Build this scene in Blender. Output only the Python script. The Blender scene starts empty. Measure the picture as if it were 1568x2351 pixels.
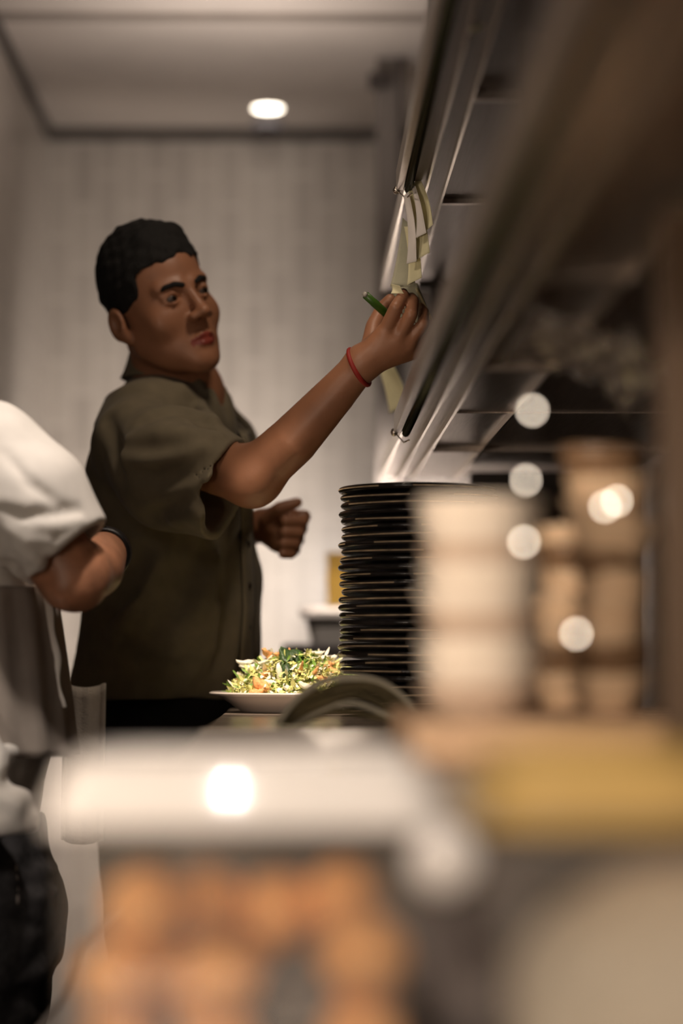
import bpy, bmesh, math, random
import numpy as np
from mathutils import Vector, Matrix, noise
random.seed(7); np.random.seed(7)
SC = bpy.context.scene
COL = SC.collection
PI = math.pi

# ------------------------------------------------------------------ camera, light, exposure
CAM_Z = 1.0; TOP = CAM_Z - .0875          # eye height, pass counter height
FPX = 85/36*2351                           # focal length in pixels
VX, VY = 695., 1500.                       # vanishing point of the room's depth axis
cam_d = bpy.data.cameras.new('camera'); cam = bpy.data.objects.new('camera', cam_d); COL.objects.link(cam)
cam_d.lens = 85; cam_d.sensor_width = 36; cam_d.clip_start = .05
cam.location = (0, 0, CAM_Z)
YAW = math.atan((784-VX)/FPX); PITCH = math.atan((VY-1175.5)/FPX)
cam.rotation_euler = (PI/2+PITCH, 0, -YAW)
cam_d.dof.use_dof = True; cam_d.dof.focus_distance = 3.46; cam_d.dof.aperture_fstop = 1.6
SC.camera = cam
SC.view_settings.view_transform = 'Standard'; SC.view_settings.look = 'None'
SC.view_settings.gamma = 1; SC.view_settings.use_curve_mapping = False
SC.view_settings.exposure = 0.0
w = bpy.data.worlds.new('world'); SC.world = w; w.use_nodes = True
w.node_tree.nodes['Background'].inputs[0].default_value = (1, .86, .74, 1)
w.node_tree.nodes['Background'].inputs[1].default_value = .05

RM = cam.rotation_euler.to_matrix()
def P(px, py, D):
    """the point at depth D (metres along the room) seen at this place of the photograph"""
    d = RM @ Vector(((px-784)/FPX, -(py-1175.5)/FPX, -1))
    d = d * (D/d.y)
    return Vector((d.x, d.y, CAM_Z+d.z))

def area(name, loc, target, size, power, color, shape='RECTANGLE', sy=None, spread=None):
    l = bpy.data.lights.new(name, 'AREA'); l.energy = power; l.color = color; l.size = size
    l.shape = shape; l.size_y = sy or size
    if spread: l.spread = spread
    o = bpy.data.objects.new(name, l); COL.objects.link(o); o.location = loc
    o.rotation_euler = (Vector(target)-Vector(loc)).to_track_quat('-Z', 'Y').to_euler()
    return o
def spot(name, loc, target, power, color, ang, blend=.6, r=.03):
    l = bpy.data.lights.new(name, 'SPOT'); l.energy = power; l.color = color
    l.spot_size = math.radians(ang); l.spot_blend = blend; l.shadow_soft_size = r
    o = bpy.data.objects.new(name, l); COL.objects.link(o); o.location = loc
    o.rotation_euler = (Vector(target)-Vector(loc)).to_track_quat('-Z', 'Y').to_euler()
    return o
CEIL = 2.42
WARM = (1, .80, .62); NEU = (1, .88, .78)
spot('lamp_pass', (-.25, 2.70, 2.34), (.0, 3.60, .95), 190, WARM, 13, .7, .03)
spot('fill_bowls', (-.55, .3, 1.85), (.22, 2.0, 1.10), 40, (1, .80, .62), 26, .7, .05)  # added spot from the left, brightens the bowls and cups
spot('lamp_chef', (-.12, 2.40, 2.36), (-.50, 3.14, 1.12), 66, NEU, 27, .6, .06)
spot('fill_left', (-1.1, 1.3, 1.5), (-.50, 3.15, .80), 26, NEU, 17, .8, .08)  # added spot to brighten the lower jacket
spot('fill_front', (.0, .75, 2.3), (.02, 1.45, .9), 40, (1, .88, .78), 44, .7, .06)  # unseen spot added above the tubs to light them
spot('fill_tubs', (-.25, -.7, 1.5), (.14, 1.35, .84), 75, (1, .82, .66), 28, .7, .10)  # added spot behind the camera, brightens the tub contents
spot('fill_tickets', (-.75, 2.2, 2.1), (.13, 3.5, 1.55), 16, WARM, 17, .8, .04)  # spot added for the tickets and the raised hand
area('fill_wall', (.21, 5.44, 1.20), (-.12, 6.5, 1.10), .14, 10, (1, .88, .78), sy=.12, spread=2.3)  # light added out of sight behind the plate stack to wash the wall
area('fill_low', (-.75, 1.0, 1.05), (.4, 2.5, 1.36), .2, 2.2, (1, .80, .62), spread=1.2)  # added upward light for the shelf undersides
spot('fill_backtable', (-.05, 4.15, 2.34), (.09, 5.12, 1.08), 110, NEU, 15, .7, .05)  # spot added to brighten the food pan and yellow boxes
area('lamp_arm', (.10, 3.2, 2.36), (-.10, 3.8, 1.2), .2, 3.8, WARM)
area('fill_room', (-1.2, 1.0, 2.35), (-.3, 3.6, 1.2), .8, 3.2, NEU)  # unseen weak fill added from the camera side
area('fill_back', (-.15, 5.0, 1.80), (-.15, 5.3, 2.42), .3, 1.8, (1, .87, .78), spread=1.9)  # added uplight that brightens the ceiling

# ------------------------------------------------------------------ materials
MAT = {}
def mat(name, col, rough=.6, metal=0., var=.12, scale=30., bump=.0, bscale=200., coat=0., spec=.5, sss=0., emis=None, stretch=None, sheen=0.):
    if name in MAT: return MAT[name]
    m = bpy.data.materials.new(name); m.use_nodes = True; nt = m.node_tree; N = nt.nodes; L = nt.links
    b = N['Principled BSDF']
    b.inputs['Roughness'].default_value = rough; b.inputs['Metallic'].default_value = metal
    b.inputs['Coat Weight'].default_value = coat; b.inputs['Coat Roughness'].default_value = .05
    b.inputs['Specular IOR Level'].default_value = spec
    if sheen: b.inputs['Sheen Weight'].default_value = sheen
    if sss:
        b.inputs['Subsurface Weight'].default_value = sss; b.inputs['Subsurface Scale'].default_value = .01
        b.inputs['Subsurface Radius'].default_value = (1, .4, .2)
    tc = N.new('ShaderNodeTexCoord'); mp = N.new('ShaderNodeMapping'); L.new(tc.outputs['Object'], mp.inputs[0])
    if stretch: mp.inputs['Scale'].default_value = stretch
    nz = N.new('ShaderNodeTexNoise'); nz.inputs['Scale'].default_value = scale; nz.inputs['Detail'].default_value = 4
    L.new(mp.outputs[0], nz.inputs['Vector'])
    mr = N.new('ShaderNodeMapRange'); mr.inputs[1].default_value = .3; mr.inputs[2].default_value = .7
    mr.inputs[3].default_value = 1-var; mr.inputs[4].default_value = 1+var
    L.new(nz.outputs[0], mr.inputs[0])
    mx = N.new('ShaderNodeVectorMath'); mx.operation = 'MULTIPLY'; mx.inputs[0].default_value = col[:3]
    L.new(mr.outputs[0], mx.inputs[1]); L.new(mx.outputs[0], b.inputs['Base Color'])
    if bump:
        n2 = N.new('ShaderNodeTexNoise'); n2.inputs['Scale'].default_value = bscale; n2.inputs['Detail'].default_value = 3
        L.new(mp.outputs[0], n2.inputs['Vector'])
        bp = N.new('ShaderNodeBump'); bp.inputs['Strength'].default_value = bump; bp.inputs['Distance'].default_value = .004
        L.new(n2.outputs[0], bp.inputs['Height']); L.new(bp.outputs[0], b.inputs['Normal'])
    if emis:
        b.inputs['Emission Color'].default_value = (*emis[0], 1); b.inputs['Emission Strength'].default_value = emis[1]
    MAT[name] = m; return m
def clear_mat(name, tint=(1, 1, 1), gloss=.12, rough=.03, milk=.10):
    m = bpy.data.materials.new(name); m.use_nodes = True; nt = m.node_tree; N = nt.nodes; L = nt.links
    for n in list(N):
        if n.type == 'BSDF_PRINCIPLED': N.remove(n)
    t = N.new('ShaderNodeBsdfTransparent'); t.inputs[0].default_value = (*tint, 1)
    g = N.new('ShaderNodeBsdfGlossy'); g.inputs['Roughness'].default_value = rough
    d = N.new('ShaderNodeBsdfDiffuse'); d.inputs[0].default_value = (.8, .74, .66, 1)
    m1 = N.new('ShaderNodeMixShader'); m1.inputs[0].default_value = gloss; L.new(t.outputs[0], m1.inputs[1]); L.new(g.outputs[0], m1.inputs[2])
    m2 = N.new('ShaderNodeMixShader'); m2.inputs[0].default_value = milk; L.new(m1.outputs[0], m2.inputs[1]); L.new(d.outputs[0], m2.inputs[2])
    L.new(m2.outputs[0], N['Material Output'].inputs[0]); MAT[name] = m; return m
def tile_mat():
    m = bpy.data.materials.new('wall_tile'); m.use_nodes = True; nt = m.node_tree; N = nt.nodes; L = nt.links
    b = N['Principled BSDF']; b.inputs['Roughness'].default_value = .35
    tc = N.new('ShaderNodeTexCoord'); sp = N.new('ShaderNodeSeparateXYZ'); cb = N.new('ShaderNodeCombineXYZ')
    L.new(tc.outputs['Object'], sp.inputs[0])
    ad = N.new('ShaderNodeMath'); L.new(sp.outputs[0], ad.inputs[0]); L.new(sp.outputs[1], ad.inputs[1])
    L.new(sp.outputs[2], cb.inputs[0]); L.new(ad.outputs[0], cb.inputs[1])
    br = N.new('ShaderNodeTexBrick'); L.new(cb.outputs[0], br.inputs['Vector'])
    br.inputs['Color1'].default_value = (.52, .475, .43, 1); br.inputs['Color2'].default_value = (.42, .38, .345, 1)
    br.inputs['Mortar'].default_value = (.60, .55, .50, 1); br.inputs['Scale'].default_value = 1
    br.inputs['Mortar Size'].default_value = .006; br.inputs['Brick Width'].default_value = .17; br.inputs['Row Height'].default_value = .066
    br.offset = .5; br.inputs['Bias'].default_value = -.25
    L.new(br.outputs[0], b.inputs['Base Color'])
    bp = N.new('ShaderNodeBump'); bp.inputs['Strength'].default_value = .4; bp.inputs['Distance'].default_value = .002; bp.invert = True
    L.new(br.outputs[1], bp.inputs['Height']); L.new(bp.outputs[0], b.inputs['Normal'])
    return m
M_tile = tile_mat()
M_ceil = mat('ceiling_paint', (.62, .56, .51), .8, scale=2)
M_floor = mat('floor_tile_dark', (.10, .08, .07), .5, scale=6)
M_wall = mat('wall_paint', (.50, .45, .40), .7, scale=2)
M_dark = mat('dark_panel', (.045, .035, .032), .5, scale=5)
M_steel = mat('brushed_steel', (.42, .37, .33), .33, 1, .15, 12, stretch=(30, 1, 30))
M_steel2 = mat('polished_steel', (.75, .68, .60), .2, 1, .05, 20)
M_grey = mat('grey_column_paint', (.20, .175, .16), .5, scale=4)
M_skin = mat('skin_brown', (.36, .165, .09), .45, var=.10, scale=25, bump=.05, bscale=350, sss=.08)
M_skin2 = mat('skin_tanned', (.42, .19, .105), .42, var=.22, scale=45, bump=.12, bscale=220, sss=.06)
M_lip = mat('lip_red', (.27, .050, .035), .4, scale=60)
M_hair = mat('black_hair', (.0035, .0028, .0025), .8, var=.4, scale=150, bump=.6, bscale=500)
M_eye = mat('eye_dark', (.012, .008, .006), .15, scale=10)
M_eyew = mat('eye_white', (.08, .06, .05), .3, scale=10)
M_olive = mat('olive_shirt_cotton', (.185, .155, .098), .85, var=.10, scale=40, bump=.12, bscale=900, sheen=.1)
M_white = mat('white_jacket_cotton', (.82, .77, .71), .8, var=.05, scale=30, bump=.12, bscale=900)
M_jacket_shade = mat('jacket_shade_cotton', (.34, .29, .25), .85, var=.10, scale=20, bump=.12, bscale=700)  # shade on the jacket put into a darker cloth colour
M_towel = mat('towel_cotton', (.62, .57, .51), .9, var=.08, scale=40, bump=.4, bscale=400)
M_blk = mat('black_trouser_cloth', (.012, .010, .010), .85, scale=30)
M_denim = mat('dark_denim', (.026, .023, .024), .75, var=.5, scale=90, bump=.3, bscale=600)
M_stitch = mat('pale_stitching', (.30, .25, .22), .8, scale=60)
M_red = mat('red_cord', (.33, .02, .014), .6, scale=80)
M_green = mat('green_marker_plastic', (.045, .115, .012), .35, scale=40)
M_plate = mat('white_china', (.82, .74, .68), .18, var=.03, scale=10, coat=.3)
M_blackplate = mat('black_glazed_plate', (.010, .008, .007), .22, var=.5, scale=60, bump=.3, bscale=60)
M_rimglint = mat('tan_rim_highlight', (.46, .35, .22), .5, var=.4, scale=50)  # highlight painted as a tan line on the black rims
M_bowl = mat('ivory_china', (.80, .71, .60), .28, var=.06, scale=20)
M_tan = mat('tan_stoneware', (.78, .56, .36), .35, var=.2, scale=25)
M_wood = mat('wooden_board', (.42, .27, .16), .5, var=.25, scale=12, stretch=(1, 8, 8))
M_counter = mat('counter_stone', (.34, .28, .23), .25, var=.25, scale=18)
M_paper = mat('ticket_paper', (.85, .80, .52), .8, var=.05, scale=40)
M_paperw = mat('ticket_paper_white', (.85, .80, .76), .8, var=.04, scale=40)
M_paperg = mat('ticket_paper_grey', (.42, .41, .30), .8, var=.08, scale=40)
M_bead = mat('dark_green_rollers', (.05, .055, .03), .25, .3, .3, 60)
M_clear = clear_mat('clear_plastic', gloss=.02, milk=.07)
M_lid = mat('white_lid_plastic', (.90, .85, .80), .35, var=.02, scale=8, coat=1.)
M_yel = mat('yellow_lid_plastic', (.72, .46, .14), .4, var=.08, scale=10)
M_yelb = mat('yellow_carton', (.70, .42, .07), .6, var=.15, scale=20)
M_fried = mat('fried_crumb', (.95, .46, .15), .6, var=.25, scale=60, bump=.6, bscale=200)
M_dough = mat('cream_dough', (.92, .80, .62), .6, var=.06, scale=15)
M_cloth = mat('dark_olive_cloth', (.085, .065, .028), .8, var=.35, scale=25, bump=.3, bscale=400)
M_cloth2 = mat('pale_olive_cloth', (.34, .31, .24), .8, var=.2, scale=25, bump=.3, bscale=400)
M_lamp = mat('lamp_glow', (1, .9, .8), .5, emis=((1, .88, .72), 9))
M_glint = mat('glint_glow', (1, .9, .8), .5, emis=((1, .84, .66), 18))  # glow for added beads that imitate glints

# ------------------------------------------------------------------ helpers
def tag(o, label=None, cat=None, group=None, kind=None):
    if label: o['label'] = label
    if cat: o['category'] = cat
    if group: o['group'] = group
    if kind: o['kind'] = kind
    return o
def empty(name, loc, label, cat, group=None):
    o = bpy.data.objects.new(name, None); COL.objects.link(o); o.location = loc; o.empty_display_size = .05
    return tag(o, label, cat, group)
def setparent(o, par):
    if par is not None:
        bpy.context.view_layer.update()
        o.parent = par; o.matrix_parent_inverse = par.matrix_world.inverted()
def link(name, verts, faces, m, par=None, smooth=True, mats=None, fm=None):
    me = bpy.data.meshes.new(name); me.from_pydata([tuple(v) for v in verts], [], [tuple(f) for f in faces]); 
    for x in (mats or [m]): me.materials.append(x)
    if smooth: me.polygons.foreach_set('use_smooth', [True]*len(me.polygons))
    if fm is not None: me.polygons.foreach_set('material_index', [int(i) for i in fm])
    me.update()
    o = bpy.data.objects.new(name, me); COL.objects.link(o); setparent(o, par); return o
def from_bm(name, bm, m, par=None, smooth=False):
    bmesh.ops.recalc_face_normals(bm, faces=bm.faces)
    me = bpy.data.meshes.new(name); bm.to_mesh(me); bm.free(); me.materials.append(m)
    if smooth: me.polygons.foreach_set('use_smooth', [True]*len(me.polygons))
    o = bpy.data.objects.new(name, me); COL.objects.link(o); setparent(o, par); return o
def add_box(bm, a, b, bev=0.):
    a = Vector(a); b = Vector(b); c = (a+b)/2; s = b-a
    r = bmesh.ops.create_cube(bm, size=1, matrix=Matrix.Translation(c) @ Matrix.Diagonal((abs(s.x), abs(s.y), abs(s.z), 1)))
    if bev:
        es = list({e for v in r['verts'] for e in v.link_edges})
        bmesh.ops.bevel(bm, geom=es, offset=bev, segments=2, affect='EDGES', profile=.5)
def box(name, a, b, m, par=None, bev=0.):
    bm = bmesh.new(); add_box(bm, a, b, bev); return from_bm(name, bm, m, par)
def struct(name, a, b, m):
    o = box(name, a, b, m); o['kind'] = 'structure'; return o
def tube(name, pts, rads, m, par=None, seg=12, cap=True):
    pts = [Vector(p) for p in pts]
    if not hasattr(rads, '__len__'): rads = [rads]*len(pts)
    V = []; F = []
    n0 = None
    for i, p in enumerate(pts):
        t = (pts[min(i+1, len(pts)-1)]-pts[max(i-1, 0)]).normalized()
        if n0 is None: n0 = t.orthogonal().normalized()
        n0 = (n0 - t*n0.dot(t)).normalized(); b = t.cross(n0)
        for k in range(seg):
            a = 2*PI*k/seg; V.append(p + (n0*math.cos(a)+b*math.sin(a))*rads[i])
    for i in range(len(pts)-1):
        for k in range(seg):
            F.append((i*seg+k, i*seg+(k+1) % seg, (i+1)*seg+(k+1) % seg, (i+1)*seg+k))
    if cap:
        F.append(tuple(range(seg))[::-1]); F.append(tuple((len(pts)-1)*seg+k for k in range(seg)))
    return link(name, V, F, m, par)
def lathe_data(prof, seg=40, wob=0., seed=0):
    V = []; F = []; rr = random.Random(seed); ph = rr.random()*6; 
    for r, z in prof:
        for k in range(seg):
            a = 2*PI*k/seg; q = 1+wob*math.sin(3*a+ph)+wob*.6*math.sin(7*a+ph*2)
            V.append((r*q*math.cos(a), r*q*math.sin(a), z+wob*.12*math.sin(2*a+ph)))
    n = len(prof)
    for i in range(n-1):
        for k in range(seg): F.append((i*seg+k, i*seg+(k+1) % seg, (i+1)*seg+(k+1) % seg, (i+1)*seg+k))
    F.append(tuple(range(seg))[::-1]); F.append(tuple((n-1)*seg+k for k in range(seg)))
    return V, F
def lathe(name, prof, loc, m, par=None, seg=40, wob=0., seed=0, mats=None, fmf=None):
    V, F = lathe_data(prof, seg, wob, seed)
    fm = [fmf(i//seg, i % seg) if i < (len(prof)-1)*seg else 0 for i in range(len(F))] if fmf else None
    o = link(name, V, F, m, None, True, mats, fm); o.location = loc; setparent(o, par); return o
def sheet(name, grid, m, par=None, th=.0006):
    """grid: rows of points; a sheet with real thickness"""
    nr = len(grid); nc = len(grid[0]); V = [Vector(p) for r in grid for p in r]; F = []
    for i in range(nr-1):
        for j in range(nc-1): F.append((i*nc+j, i*nc+j+1, (i+1)*nc+j+1, (i+1)*nc+j))
    bm = bmesh.new(); vs = [bm.verts.new(v) for v in V]
    for f in F: bm.faces.new([vs[i] for i in f])
    bm.normal_update()
    bmesh.ops.solidify(bm, geom=list(bm.faces), thickness=th)
    return from_bm(name, bm, m, par, True)

# ---- signed distance fields and surface nets: soft continuous bodies and cloth
def A(v): return np.array(v, dtype=np.float64)
def cap(a, b, r1, r2=None):
    a = A(a); b = A(b); r2 = r1 if r2 is None else r2; ab = b-a; l2 = max(ab.dot(ab), 1e-12)
    def f(p):
        t = np.clip((p-a) @ ab / l2, 0, 1)
        return np.sqrt(((p-a-t[:, None]*ab)**2).sum(1)) - (r1+(r2-r1)*t)
    return f
def chain(pts, rs, k=.0):
    fs = [cap(pts[i], pts[i+1], rs[i], rs[i+1]) for i in range(len(pts)-1)]
    return su(k, *fs) if k else un(*fs)
def ell(c, r, R=None):
    c = A(c); r = A(r); R = None if R is None else A(R)
    def f(p):
        q = p-c
        if R is not None: q = q @ R.T
        k0 = np.sqrt(((q/r)**2).sum(1)); k1 = np.sqrt(((q/(r*r))**2).sum(1))+1e-9
        return k0*(k0-1)/k1
    return f
def un(*fs):
    def f(p):
        d = fs[0](p)
        for g in fs[1:]: d = np.minimum(d, g(p))
        return d
    return f
def su(k, *fs):
    def f(p):
        d = fs[0](p)
        for g in fs[1:]:
            e = g(p); h = np.clip(.5+.5*(e-d)/k, 0, 1); d = e*(1-h)+d*h-k*h*(1-h)
        return d
    return f
def sub(k, a, b):
    def f(p):
        d = a(p); e = -b(p); h = np.clip(.5-.5*(e-d)/k, 0, 1)
        return e*(1-h)+d*h+k*h*(1-h)
    return f
def plane(c, n):
    c = A(c); n = A(n)/np.linalg.norm(A(n))
    return lambda p: (p-c) @ n
def inter(*fs):
    def f(p):
        d = fs[0](p)
        for g in fs[1:]: d = np.maximum(d, g(p))
        return d
    return f
def loft(secs, ang):
    """secs: (z, cx, cy, half depth front-back, half width); ang turns the facing from +X towards the camera"""
    S = A(sorted(secs)); ca, sa = math.cos(ang), math.sin(ang)
    def f(p):
        z = p[:, 2]; cx = np.interp(z, S[:, 0], S[:, 1]); cy = np.interp(z, S[:, 0], S[:, 2])
        a = np.interp(z, S[:, 0], S[:, 3]); b = np.interp(z, S[:, 0], S[:, 4])
        x = p[:, 0]-cx; y = p[:, 1]-cy; u = x*ca-y*sa; v = x*sa+y*ca
        q = (np.abs(u/a)**2.3+np.abs(v/b)**2.3)**(1/2.3)
        d = (q-1)*np.minimum(a, b)*.9
        return np.maximum(d, np.maximum(z-S[-1, 0], S[0, 0]-z))
    return f
def ripple(f0, amp, freq, seed=0, dirs=None):
    rs = np.random.RandomState(seed); ds = []
    for i in range(5):
        v = rs.randn(3)*A(dirs if dirs is not None else (1, 1, 1)); v = v/np.linalg.norm(v)*freq*(.6+rs.rand()); ds.append((v, rs.rand()*6))
    def f(p):
        n = sum(np.sin(p @ v+ph+1.3*np.sin(p @ ds[(i+1) % 5][0]*.5)) for i, (v, ph) in enumerate(ds))
        return f0(p)+amp*n/2.5
    return f
def net(name, f, lo, hi, h, m, par=None, smooth=1, mats=None, matf=None, blk=12):
    lo = A(lo); n = np.ceil((A(hi)-lo)/h/blk).astype(int); N = n*blk+1
    G = np.ones(N, dtype=np.float32)
    B = np.stack(np.meshgrid(*[np.arange(k) for k in n], indexing='ij'), -1).reshape(-1, 3)
    C = lo+(B+.5)*blk*h; dc = f(C); rad = blk*h*.87*1.6+.012
    o = np.stack(np.meshgrid(*[np.arange(blk+1)]*3, indexing='ij'), -1).reshape(-1, 3)
    for b, d in zip(B, dc):
        s = tuple(slice(b[i]*blk, b[i]*blk+blk+1) for i in range(3))
        if abs(d) > rad: G[s] = 1. if d > 0 else -1.; continue
    for b, d in zip(B, dc):
        if abs(d) > rad: continue
        s = tuple(slice(b[i]*blk, b[i]*blk+blk+1) for i in range(3))
        G[s] = f(lo+(b*blk+o)*h).reshape(blk+1, blk+1, blk+1)
    ins = G < 0
    M = N-1; cnt = np.zeros(M, np.int8)
    for dx in (0, 1):
        for dy in (0, 1):
            for dz in (0, 1): cnt += ins[dx:dx+M[0], dy:dy+M[1], dz:dz+M[2]]
    act = (cnt > 0) & (cnt < 8); idx = np.argwhere(act); K = len(idx)
    num = -np.ones(M, np.int64); num[tuple(idx.T)] = np.arange(K)
    acc = np.zeros((K, 3)); c = np.zeros(K)
    cor = [(0, 0, 0), (1, 0, 0), (0, 1, 0), (1, 1, 0), (0, 0, 1), (1, 0, 1), (0, 1, 1), (1, 1, 1)]
    for i in range(8):
        for j in range(i+1, 8):
            a = A(cor[i]); b = A(cor[j])
            if abs(a-b).sum() != 1: continue
            va = G[tuple((idx+cor[i]).T)]; vb = G[tuple((idx+cor[j]).T)]
            k = (va < 0) != (vb < 0); t = np.where(k, va/np.where(k, va-vb, 1), 0)
            acc += np.where(k[:, None], a+t[:, None]*(b-a), 0); c += k
    V = lo+(idx+acc/c[:, None])*h
    Fs = []
    for ax in range(3):
        u, v = [(1, 2), (2, 0), (0, 1)][ax]
        s0 = [slice(None)]*3; s1 = [slice(None)]*3; s0[ax] = slice(0, -1); s1[ax] = slice(1, None)
        e = np.argwhere(ins[tuple(s0)] != ins[tuple(s1)])
        e = e[(e[:, u] > 0) & (e[:, v] > 0) & (e[:, u] < M[u]) & (e[:, v] < M[v])]
        sgn = ins[tuple(e.T)]
        def g(du, dv):
            q = e.copy(); q[:, u] -= du; q[:, v] -= dv; return num[tuple(q.T)]
        Q = np.stack([g(1, 1), g(0, 1), g(0, 0), g(1, 0)], 1)
        Q[~sgn] = Q[~sgn][:, ::-1]; Fs.append(Q)
    F = np.concatenate(Fs); F = F[(F >= 0).all(1)]
    E = np.concatenate([F[:, [0, 1]], F[:, [1, 2]], F[:, [2, 3]], F[:, [3, 0]]])
    for _ in range(smooth):
        S = np.zeros_like(V); n_ = np.zeros(K)
        np.add.at(S, E[:, 0], V[E[:, 1]]); np.add.at(n_, E[:, 0], 1); np.add.at(S, E[:, 1], V[E[:, 0]]); np.add.at(n_, E[:, 1], 1)
        V = V*.5+.5*S/np.maximum(n_, 1)[:, None]
    me = bpy.data.meshes.new(name); me.from_pydata(V.tolist(), [], F.tolist())
    for x in (mats or [m]): me.materials.append(x)
    me.polygons.foreach_set('use_smooth', [True]*len(me.polygons))
    if matf is not None: me.polygons.foreach_set('material_index', matf(V[F].mean(1)).astype(int).tolist())
    me.update(); ob = bpy.data.objects.new(name, me); COL.objects.link(ob); setparent(ob, par); return ob
def march(f, px, py, D0=2.8, D1=5.):
    o = A((0, 0, CAM_Z)); q = A(P(px, py, 1.))-o; L = np.linalg.norm(q); t = D0
    for _ in range(200):
        d = f((o+q*t)[None])[0]
        if d < .0005: break
        t += max(d, .0005)*.6/L
        if t > D1: return None
    return o+q*t
def folds(f, strokes, k=.02):
    """strokes: (points in the photograph, radius, +1 ridge / -1 groove)"""
    for pts, r, sg in strokes:
        r = r*1.25; W = [march(f, *p) for p in pts]; W = [x for x in W if x is not None]
        if len(W) < 2: continue
        if sg > 0:
            W = [x + (x-A((0, 0, CAM_Z)))/np.linalg.norm(x-A((0, 0, CAM_Z)))*r*.35 for x in W]
            f = su(k, f, chain(W, [r*.5]+[r]*(len(W)-2)+[r*.5]))
        else:
            W = [x - (x-A((0, 0, CAM_Z)))/np.linalg.norm(x-A((0, 0, CAM_Z)))*r*.35 for x in W]
            f = sub(k, f, chain(W, [r*.5]+[r]*(len(W)-2)+[r*.5]))
    return f

# ------------------------------------------------------------------ the room
WY = 6.5
struct('floor', (-2.4, -2, -.05), (2.2, WY+.1, 0), M_floor)
struct('ceiling', (-2.4, -2, CEIL), (2.2, WY+.1, CEIL+.05), M_ceil)
struct('wall_back', (-2.4, WY, 0), (2.2, WY+.08, CEIL), M_tile)
XL = P(108, 600, WY).x
struct('wall_left', (XL-.1, 4.9, 0), (XL, WY, CEIL), M_tile)
struct('wall_left_outer', (-2.45, -2, 0), (-2.4, WY, CEIL), M_wall)
struct('wall_front', (-2.4, -2.05, 0), (2.2, -2, CEIL), M_wall)
struct('wall_right', (2.2, -2, 0), (2.25, WY, CEIL), M_wall)
struct('trim_1', (XL, WY-.02, CEIL-.032), (.42, WY, CEIL), mat('dark_cornice', (.10, .085, .075), .7, scale=5))
struct('trim_2', (XL, 4.9, CEIL-.03), (XL+.012, WY-.02, CEIL), MAT['dark_cornice'])
struct('trim_3', (XL, 5.30, CEIL-.010), (.4, 5.34, CEIL), mat('ceiling_seam', (.30, .26, .23), .7, scale=5))
# grey column and dark panels behind the pass
c0 = P(866, 600, 5.7).x; c1 = P(926, 600, 5.7).x
struct('trim_4', (c0, 5.7, 0), (c1-.012, 5.78, CEIL), M_grey)
struct('trim_5', (c1-.012, 5.69, 0), (c1, 5.78, CEIL), M_dark)
struct('trim_6', (c0-.02, 5.66, CEIL-.075), (c0+.03, 5.72, CEIL-.045), M_dark)
struct('wall_hood', (c1, 5.9, 0), (2.2, 6.0, 1.95), M_grey)
struct('wall_service', (.62, 1.2, 0), (.66, 5.9, CEIL), mat('brown_service_wall', (.17, .125, .095), .5, scale=5))

# ceiling downlight, sensor
q = P(615, 235, 6.2); yy = (CEIL-CAM_Z)/((VY-235)/FPX); lx = P(615, 235, yy).x
e = empty('ceiling_downlight', (lx, yy, CEIL), 'round glowing downlight in the ceiling above the man', 'ceiling light')
lathe('trim_ring', [(.036, 0), (.046, -.003), (.048, -.001), (.048, 0)], (lx, yy, CEIL-.001), mat('white_trim_metal', (.8, .76, .7), .4, scale=5), e)
lathe('diffuser', [(.001, -.0035), (.036, -.0035), (.036, -.001), (.001, -.001)], (lx, yy, CEIL-.001), M_lamp, e)
sx = P(613, 300, WY-.12).x
e = empty('ceiling_sensor', (sx, WY-.12, CEIL), 'small dark dome sensor on pale mount where ceiling meets tiled wall', 'sensor')
lathe('mount', [(.040, 0), (.040, -.022), (.030, -.026)], (sx, WY-.12, CEIL), mat('pale_mount', (.45, .44, .48), .5, scale=5), e)
lathe('dome', [(.032, -.026), (.030, -.042), (.018, -.056), (.002, -.060)], (sx, WY-.12, CEIL), M_dark, e)

# ------------------------------------------------------------------ background counter
bt = CAM_Z+(VY-1478)/FPX*5.0
e = empty('back_table', (.35, 5.1, 0), 'black topped back table behind the salad and black plates', 'table')
x0 = P(648, 1480, 5.0).x
box('tabletop', (x0, 4.98, bt-.032), (.42, 5.35, bt), M_dark, e, .004)
for lx_, ly_ in ((x0+.04, 5.02), (.38, 5.02), (x0+.04, 5.31), (.38, 5.31)):
    box('leg', (lx_-.02, ly_-.02, 0), (lx_+.02, ly_+.02, bt-.032), M_grey, e)
e = empty('food_pan', (P(790, 1400, 5.1).x, 5.1, bt), 'white rimmed grey food pan standing on the black back table', 'pan')
cx = P(790, 1400, 5.1).x
def rbox_levels(name, cx, cy, levels, m, par, r=.02, n=6, closed=True):
    V = []; F = []; K = 4*n
    for hx, hy, z in levels:
        for (sx_, sy_, a0) in ((1, 1, 0), (-1, 1, PI/2), (-1, -1, PI), (1, -1, 1.5*PI)):
            for k in range(n):
                a = a0+PI/2*k/(n-1); V.append((cx+sx_*(hx-r)+r*math.cos(a), cy+sy_*(hy-r)+r*math.sin(a), z))
    for i in range(len(levels)-1):
        for k in range(K): F.append((i*K+k, i*K+(k+1) % K, (i+1)*K+(k+1) % K, (i+1)*K+k))
    if closed: F.append(tuple(range(K))[::-1]); F.append(tuple((len(levels)-1)*K+k for k in range(K)))
    return link(name, V, F, m, par, False)
rbox_levels('pan_body', cx, 5.1, [(.07, .06, bt), (.083, .075, bt+.065), (.078, .07, bt+.065), (.066, .056, bt+.006)], mat('grey_pan', (.22, .2, .18), .5, scale=8), e)
rbox_levels('rim', cx, 5.1, [(.083, .075, bt+.055), (.092, .082, bt+.055), (.095, .085, bt+.066), (.092, .082, bt+.076), (.083, .075, bt+.078)], M_plate, e)
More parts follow.
